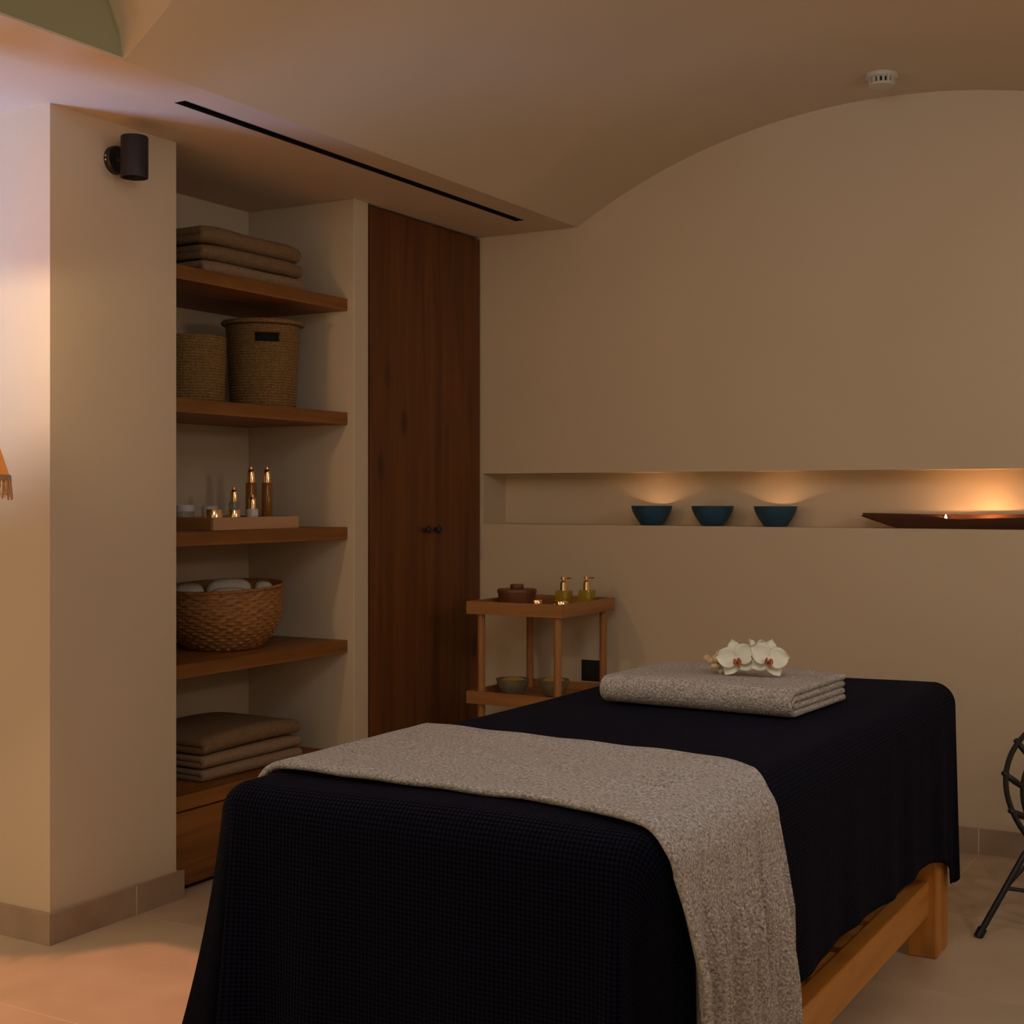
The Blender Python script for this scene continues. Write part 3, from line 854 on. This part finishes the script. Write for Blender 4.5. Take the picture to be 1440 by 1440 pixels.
tag(obj('wooden_boat', boat(), M['boat_wood'], smooth=True, origin=((bx0 + bx1) / 2, (by0 + by1) / 2, zb)), 'long boat shaped hollowed wood tray in the wall niche', 'tray')
cbz = zb + 0.0115
Xc = xat_px(1330, YB + 0.085)
candle((Xc, YB + 0.085, cbz + 0.001), 'lit tealight in the hollow wooden boat, flame in view', 'tealights in the boat', 1.0, True, 0.85)
candle((Xc + 0.15, YB + 0.095, cbz), 'lit tealight hidden behind the rim of the wooden boat', 'tealights in the boat', 3.6, True, 0.38)

# ------------------------------------------------------------------ massage bed
BX0, BX1, BY0, BY1 = -1.755, -0.86, 1.93, 4.02
t = thing('massage_bed', 'honey pine massage bed with slatted lower shelf under the navy blanket', 'massage bed', (-1.28, 2.975, 0))
for lx in (-1.715, -0.96):
    for ly in (1.98, 3.85):
        obj('leg', mkbox(lx, lx + 0.08, ly, ly + 0.14, 0, 0.54, bev=0.004), M['pine_z'], t)
for xa in (-1.71, -0.945):
    obj('side_rail', mkbox(xa, xa + 0.045, 2.12, 3.85, 0.118, 0.212, bev=0.004), M['pine_y'], t)
    obj('top_rail', mkbox(xa, xa + 0.045, 2.12, 3.85, 0.43, 0.53, bev=0.004), M['pine_y'], t)
for ya in (2.01, 3.89):
    obj('end_rail', mkbox(-1.635, -0.96, ya, ya + 0.045, 0.43, 0.53, bev=0.004), M['pine_x'], t)
    obj('end_rail', mkbox(-1.635, -0.96, ya, ya + 0.045, 0.118, 0.212, bev=0.004), M['pine_x'], t)
y = 2.06
for k in range(8):
    obj('slat', mkbox(-1.664, -0.946, y, min(y + 0.19, 3.885), 0.176, 0.196, bev=0.002), M['pine_x'], t)
    y += 0.235
obj('platform', mkbox(-1.715, -0.89, 1.98, 3.98, 0.542, 0.57), M['pine_y'], t)
obj('mattress', mkbox(-1.727, -0.890, 1.965, 3.985, 0.572, 0.715, bev=0.03), M['mattress'], t, smooth=True)

# navy knitted blanket: loops around the bed, falling into folds
CXB, CYB = (BX0 + BX1) / 2, (BY0 + BY1) / 2
HA, HB = (BX1 - BX0) / 2, (BY1 - BY0) / 2
RE = 0.055
ZTOP = 0.738
NX_, NY_, NC_ = 60, 150, 16


def perimeter():
    """(corner/side tag, unit params): list of functions of offset -> (x,y), and normal"""
    out = []
    rc = 0.05

    def pt(o, sx, sy, kind, f):
        a, b = HA + o, HB + o
        r = max(0.0, min(rc + o * 0.9, a, b))
        if kind == 'c':
            ang = f * PI / 2
            base = {(1, 1): 0, (-1, 1): PI / 2, (-1, -1): PI, (1, -1): 3 * PI / 2}[(sx, sy)]
            return (sx * (a - r) + r * cos(base + ang), sy * (b - r) + r * sin(base + ang)), (cos(base + ang), sin(base + ang))
        if kind == 'x+': return (a, -(b - r) + 2 * (b - r) * f), (1, 0)
        if kind == 'y+': return ((a - r) - 2 * (a - r) * f, b), (0, 1)
        if kind == 'x-': return (-a, (b - r) - 2 * (b - r) * f), (-1, 0)
        return (-(a - r) + 2 * (a - r) * f, -b), (0, -1)
    for kind, n, c in (('x+', NY_, (1, 1)), ('y+', NX_, (-1, 1)), ('x-', NY_, (-1, -1)), ('y-', NX_, (1, -1))):
        for k in range(n): out.append((kind, 0, 0, k / n))
        for k in range(NC_): out.append(('c', c[0], c[1], k / NC_))
    return out, pt


def hem(x, y):
    """hem height by place around the bed"""
    u, v = x - CXB, y - CYB
    if u > HA - 0.03:                         # right side
        f = (y - BY0) / (BY1 - BY0)
        z = 0.352 - 0.045 * f - 0.085 * max(0, (f - 0.72) / 0.28) ** 2 + 0.008 * sin(y * 9)
        if f > 0.96: z = 0.190
        return z
    if v < -HB + 0.03: return 0.30 + 0.012 * sin(x * 8) + 0.03 * math.exp(-((x + 1.52) / 0.05) ** 2)
    return 0.27 + 0.01 * sin((x + y) * 7)


bm = bmesh.new()
uvl = bm.loops.layers.uv.new('cloth')
per, ptf = perimeter()
levels = []
for k in range(14): levels.append(('top', -HA + (HA - RE) * k / 14))
for k in range(9): levels.append(('edge', k / 8 * PI / 2))
for k in range(1, 33): levels.append(('skirt', k / 32))
UV = {}
rings = []
nP = len(per)
for lv, q in levels:
    ring = []
    for idx, (kind, sx, sy, f) in enumerate(per):
        (ex, ey), nn = ptf(-RE, sx, sy, kind, f)
        s = idx / nP * (4 * (HA + HB))
        if lv == 'top':
            (x, y), _ = ptf(q, sx, sy, kind, f); z = ZTOP + 0.004 * (1 - abs(q + RE) / HA) * 0 + 0.003 * sin(x * 9 + 1) * sin(y * 5)
            uvp = (x, y)
        else:
            cf = (1 - abs(2 * f - 1)) if kind == 'c' else 0.0
            if lv == 'edge':
                o = -RE + RE * sin(q); z = ZTOP - RE + RE * cos(q); L = RE * q
                z += 0.003 * sin((ex + 0) * 9 + 1) * sin(ey * 5) * (1 - q / (PI / 2))
            else:
                zh = hem(CXB + ex + nn[0] * RE, CYB + ey + nn[1] * RE)
                if kind == 'c': # blend hem around corners
                    if (sx, sy) == (1, 1): zh = 0.188 + 0.05 * f
                    elif (sx, sy) == (1, -1): zh = 0.30 + 0.02 * f
                    else: zh = 0.285
                z0 = ZTOP - RE; z = z0 + (zh - z0) * q; L = RE * PI / 2 + (z0 - z)
                fold = 0.0
                if kind == 'c':
                    fold = cf * (0.045 * q + 0.030 * q * q) * {(1, 1): 0.1, (1, -1): 0.35}.get((sx, sy), 1.15)
                    fold += 0.010 * q * sin(f * 9)
                else:
                    endd = min(f, 1 - f) * (2 * HB if kind[0] == 'x' else 2 * HA)
                    amp = 0.004 + 0.012 * math.exp(-endd / 0.16)
                    fold = amp * q * (sin(s * 23 + 1.2 * sin(s * 5)) + 0.5 * sin(s * 41 + 2)) + 0.004 * q
                    fold += (0.0 if (kind == 'x+' and f > 0.5) or kind == 'y+' else (0.008 if kind == 'x+' else 0.03)) * q * math.exp(-endd / 0.06)
                o = fold
            (x, y), _ = ptf(-RE, sx, sy, kind, f)
            x += nn[0] * (o + RE); y += nn[1] * (o + RE)
            uvp = (ex + nn[0] * L, ey + nn[1] * L)
        v = bm.verts.new((CXB + x, CYB + y, z)); UV[v] = uvp
        ring.append(v)
    rings.append(ring)
for A, B in zip(rings[:-1], rings[1:]):
    for j in range(nP):
        k = (j + 1) % nP
        fc = bm.faces.new((A[j], A[k], B[k], B[j]))
        for lp in fc.loops: lp[uvl].uv = UV[lp.vert]
UV = None
bmesh.ops.remove_doubles(bm, verts=rings[0], dist=1e-4)
blk = obj('knit_blanket', bm, M['knit'], smooth='all', origin=(CXB, CYB, 0.19))
tag(blk, 'navy blue knitted blanket draped over the massage bed', 'blanket')
md = blk.modifiers.new('thickness', 'SOLIDIFY'); md.thickness = 0.005; md.offset = 1.0

# beige terry throw laid across the foot of the bed and hanging down the side
def throw():
    path = []
    r = RE + 0.018; zt = ZTOP + 0.0165
    xl, xr = BX0 + RE - 0.0, BX1 - RE + 0.0
    for k in range(5): path.append((xl - r - 0.004, zt - r - 0.012 * (4 - k) / 4 - 0.002, -1, 0, 'l'))
    for k in range(1, 10):
        a = PI - PI / 2 * k / 10; path.append((xl + r * cos(a), zt - r + r * sin(a), cos(a), sin(a), 'l'))
    for k in range(66): path.append((xl + (xr - xl) * k / 65, zt, 0, 1, 't'))
    for k in range(1, 12):
        a = PI / 2 - PI / 2 * k / 12; path.append((xr + r * cos(a), zt - r + r * sin(a), cos(a), sin(a), 'r'))
    zb_ = 0.312
    for k in range(40):
        q = k / 39; path.append((xr + r + 0.002 * q, zt - r + (zb_ - (zt - r)) * q, 1, 0.0, 'h%f' % q))
    return path


P = []
pth = throw()
ax = [0.0]
for a, b in zip(pth[:-1], pth[1:]): ax.append(ax[-1] + math.hypot(a[0] - b[0], a[1] - b[1]))
TOT = ax[-1]
NJ = 78
for (x, z, nx, nz, kd), sarc in zip(pth, ax):
    fx = min(max((x - BX0) / (BX1 - BX0), 0), 1)
    yn = 2.065 - 0.02 * fx - 0.09 * max(0, (fx - 0.72) / 0.28) ** 1.5
    yf = 2.60 - 0.06 * fx - 0.115 * max(0, (fx - 0.80) / 0.20) ** 2
    q = float(kd[1:]) if kd[0] == 'h' else (0.0 if kd != 'r' else 0.0)
    if kd[0] == 'h':
        yn += 0.005 * q + 0.012 * sin(q * 3); yf += 0.035 * q - 0.012 * sin(q * PI)
    row = []
    for j in range(NJ):
        g = j / (NJ - 1); y = yn + (yf - yn) * g
        px, pz = x, z
        if kd[0] == 'h' or kd == 'r':
            qq = q if kd[0] == 'h' else 0.0
            w_ = min(1, qq * 2.2 + 0.08)
            rip = 0.0095 * sin(g * 31 + 0.6 * sin(qq * 4)) + 0.0075 * sin(g * 57 + 1.0) + 0.003 * sin(g * 90 + qq * 2) + 0.005 * sin(g * 12 + 2)
            px += w_ * (rip + 0.019) + 0.010 * qq * math.exp(-max(0.0, y - BY0 - 0.085) / 0.06)
            px += qq * 0.022 * math.exp(-((g - (0.95 - 0.10 * qq)) / 0.05) ** 2)
            px += qq * 0.010 * math.exp(-((g - 0.06) / 0.06) ** 2)
            pz += 0.008 * qq * sin(g * 9 + 1)
        elif kd == 't':
            c = math.exp(-((fx - 0.86) / 0.05) ** 2) * math.exp(-((g - 0.45) / 0.28) ** 2)
            pz += 0.0012 * sin(x * 40 + y * 60) + 0.005 * c * sin(y * 170 + 40 * (x + 0.98))
            pz += 0.002 * sin(y * 25 + x * 4) * (1 if 0.05 < g < 0.95 else 0)
        else:
            px -= 0.001 * sin(g * 20)
        row.append((Vector((px, y + 0.002 * sin(sarc * 30 + j), pz)), Vector((nx, 0, nz)).normalized()))
    P.append(row)
bm = ribbon(bmesh.new(), P, 0.015, e=0.010)
o = obj('terry_throw', bm, M['terry'], smooth='all', origin=(CXB, 2.3, 0.33))
tag(o, 'beige terry throw laid across the foot of the bed and hanging down its side', 'towel')

# thick folded towel with the orchid
bm = folded_towel(0.515, 0.375, 0.072, 2, 0.006, 77, nj=44)
o = obj('bath_towel', bm, M['terry'], smooth='all', local=True)
o.location = (-1.292, 3.312, ZTOP + 0.0095); o.rotation_euler.z = -0.06
tag(o, 'thick beige folded bath towel on the navy blanket, under the orchid', 'towel')

# ------------------------------------------------------------------ orchid spray
ORX, ORY, ORZ = -1.222, 3.30, ZTOP + 0.0855
osp = thing('orchid_spray', 'white orchid spray with orange centres lying on the folded towel', 'flower', (ORX, ORY, ORZ))


def petal(ln, wd, cup, ruf=0.0, point=0.0, nu=10, nv=9):
    """petal along +X from the origin, face +Z, with thickness"""
    bm = bmesh.new(); P = []
    for i in range(nu + 1):
        u = i / nu; row = []
        prof = sin(PI * min(1, (0.06 + 0.94 * u) ** (0.85 + point))) ** 0.55 if 0 < u < 1 else (0.12 if u == 0 else 0.10)
        for j in range(nv):
            v = 2 * j / (nv - 1) - 1
            x = ln * (u - 0.10 * v * v * u)
            y = wd / 2 * prof * v
            z = cup * (u * u * 0.8 + 0.55 * v * v * prof) * ln - cup * 0.3 * u * ln + ruf * ln * sin(v * 4 + u * 5) * u
            row.append((Vector((x, y, z)), Vector((0, 0, 1))))
        P.append(row)
    return ribbon(bm, P, 0.0012, e=0.002)


def flower(loc, face, size, roll=0.0):
    """face: direction the bloom looks towards"""
    f = Vector(face).normalized(); up = Vector((0, 0, 1)); r = up.cross(f).normalized(); u = f.cross(r).normalized()
    base = Matrix((r, u, f)).transposed()        # local x=right, y=up, z=forward
    base = base @ Matrix.Rotation(roll, 3, 'Z')
    core = bmesh.new(); bmesh.ops.create_uvsphere(core, u_segments=12, v_segments=8, radius=0.006 * size / 0.05)
    bmesh.ops.translate(core, verts=core.verts, vec=(0, 0, 0.004))
    for v in core.verts: v.co = base @ v.co + Vector(loc)
    fo = obj('bloom', core, M['petal'], osp, smooth='all', local=True)
    for ang, ln, wd, cu, dz in ((90, 1.0, 0.72, 0.14, 0), (222, 0.95, 0.74, 0.16, 0), (318, 0.95, 0.74, 0.16, 0), (18, 1.0, 1.02, 0.30, 0.004), (162, 1.0, 1.02, 0.30, 0.004)):
        bm = petal(size * ln, size * wd, cu, 0.02)
        R = base @ Matrix.Rotation(math.radians(ang), 3, 'Z')
        for v in bm.verts: v.co = R @ v.co + Vector(loc) + base @ Vector((0, 0, dz))
        obj('petal', bm, M['petal'], fo, smooth='all', local=True)
    for ang, ln, wd in ((270, 0.46, 0.30), (235, 0.32, 0.20), (305, 0.32, 0.20)):
        bm = petal(size * ln, size * wd, 0.9, 0.05)
        R = base @ Matrix.Rotation(math.radians(ang), 3, 'Z')
        for v in bm.verts: v.co = R @ v.co + Vector(loc) + base @ Vector((0, 0, 0.007))
        l = obj('lip', bm, M['lip'], fo, smooth='all', local=True)
        if ang == 270: l['label'] = 'orange red lip'


cd = Vector((0.34, -0.94, 0.18))
flower((-0.020, -0.020, 0.037), (0.30, -0.93, 0.30), 0.054, 0.25)
flower((0.052, 0.006, 0.038), (0.60, -0.76, 0.35), 0.056, -0.30)
flower((0.018, 0.028, 0.044), (0.92, -0.20, 0.35), 0.050, 0.4)
flower((-0.064, -0.002, 0.028), (-0.45, -0.75, 0.20), 0.036, 0.9)
st = [(-0.110, 0.012, 0.030), (-0.085, 0.008, 0.026), (-0.05, 0.010, 0.016), (0.0, 0.014, 0.014), (0.05, 0.022, 0.018), (0.085, 0.03, 0.02)]
obj('stem', tube(bmesh.new(), st, [0.0016, 0.002, 0.0024, 0.0026, 0.0026, 0.0026], 8), M['sprig'], osp, smooth='all', local=True)
for (x, y, z, r, sc) in ((-0.108, 0.004, 0.032, 0.0085, (1.25, 1, 1)), (-0.088, -0.012, 0.028, 0.011, (1.3, 1, 0.9)), (-0.070, -0.022, 0.036, 0.012, (1.2, 1, 1)), (-0.073, -0.028, 0.018, 0.009, (1.5, 1, 0.8))):
    b = bmesh.new(); bmesh.ops.create_uvsphere(b, u_segments=14, v_segments=10, radius=r, matrix=Matrix.Translation((x, y, z)) @ Matrix.Diagonal((*sc, 1)))
    for v in b.verts:
        v.co += Vector((0, 0, 0.0012 * sin(v.co.x * 900)))
    obj('bud', b, M['bud'], osp, smooth='all', local=True)

# ------------------------------------------------------------------ black rattan lounge chair beside the back wall
KX, KY, KZ = -0.452, 4.468, 0.375
t = thing('lounge_chair', 'black round rattan lounge chair with slim splayed legs', 'chair', (KX, KY, 0))
TILT = math.radians(40)
fdir = Vector((0.35, -0.94, 0)).normalized()     # the seat opens to this side
side = Vector((-fdir.y, fdir.x, 0))
axis = (fdir * sin(TILT) + Vector((0, 0, 1)) * cos(TILT)).normalized()
upv = side.cross(axis) * -1
cc = Vector((KX, KY, KZ))


def ringpts(r, dep, n=72):
    return [cc + side * (r * cos(2 * PI * k / n)) + upv * (r * sin(2 * PI * k / n)) - axis * dep for k in range(n)]


def dep_of(r): return 0.15 * (1 - (r / 0.355) ** 2)


RR = [0.355, 0.300, 0.225, 0.150, 0.075]
for r in RR:
    obj('ring', tube(bmesh.new(), ringpts(r, dep_of(r)), 0.0085 if r > 0.3 else 0.0095, 10, closed=True), M['black_metal'], t, smooth='all')
for k in range(16):
    a = 2 * PI * (k + 0.5) / 16
    pts = []
    for q in range(9):
        r = 0.365 - (0.365 - 0.07) * q / 8
        pts.append(cc + side * (r * cos(a)) + upv * (r * sin(a)) - axis * dep_of(r))
    rad = [0.008 if q % 2 == 0 else 0.0105 for q in range(9)]
    obj('spoke', tube(bmesh.new(), pts, rad, 8), M['black_metal'], t, smooth='all')
low = cc - axis * 0.17
feet = [Vector((-0.822, 4.107, 0)), Vector((-0.10, 4.12, 0)), Vector((-0.80, 4.84, 0)), Vector((-0.12, 4.84, 0))]
tops = []
for ft in feet:
    kn = ft + Vector((KX - ft.x, KY - ft.y, 0)) * 0.33; kn.z = 0.255
    near = Vector((KX, KY, 0)) + Vector((ft.x - KX, ft.y - KY, 0)) * 0.25
    en = min((cc + side * (0.15 * cos(a)) + upv * (0.15 * sin(a)) - axis * dep_of(0.15) for a in [2 * PI * k / 72 for k in range(72)]), key=lambda p: (p.xy - near.xy).length)
    tp = kn; tops.append(tp)
    f = Vector((ft.x, ft.y, 0.0))
    u_ = (tp - f).normalized()
    lg = obj('leg', tube(bmesh.new(), [f + u_ * 0.006, f + (tp - f) * 0.5, tp - u_ * 0.03, tp + (en - tp).normalized() * 0.012, tp + (en - tp).normalized() * 0.05, en], 0.0095, 10), M['black_metal'], t, smooth=True)
    obj('foot_cap', tube(bmesh.new(), [f + Vector((0, 0, 0.0)), f + u_ * 0.03], 0.0135, 12), M['black_plastic'], lg, smooth=True)


def onleg(i, z):
    f, p = feet[i], tops[i]; k = z / p.z
    return f + (p - f) * k


for a, b in ((0, 1), (1, 3), (3, 2), (2, 0)):
    obj('stretcher', tube(bmesh.new(), [onleg(a, 0.135), onleg(b, 0.135)], 0.006, 8), M['black_metal'], t, smooth=True)
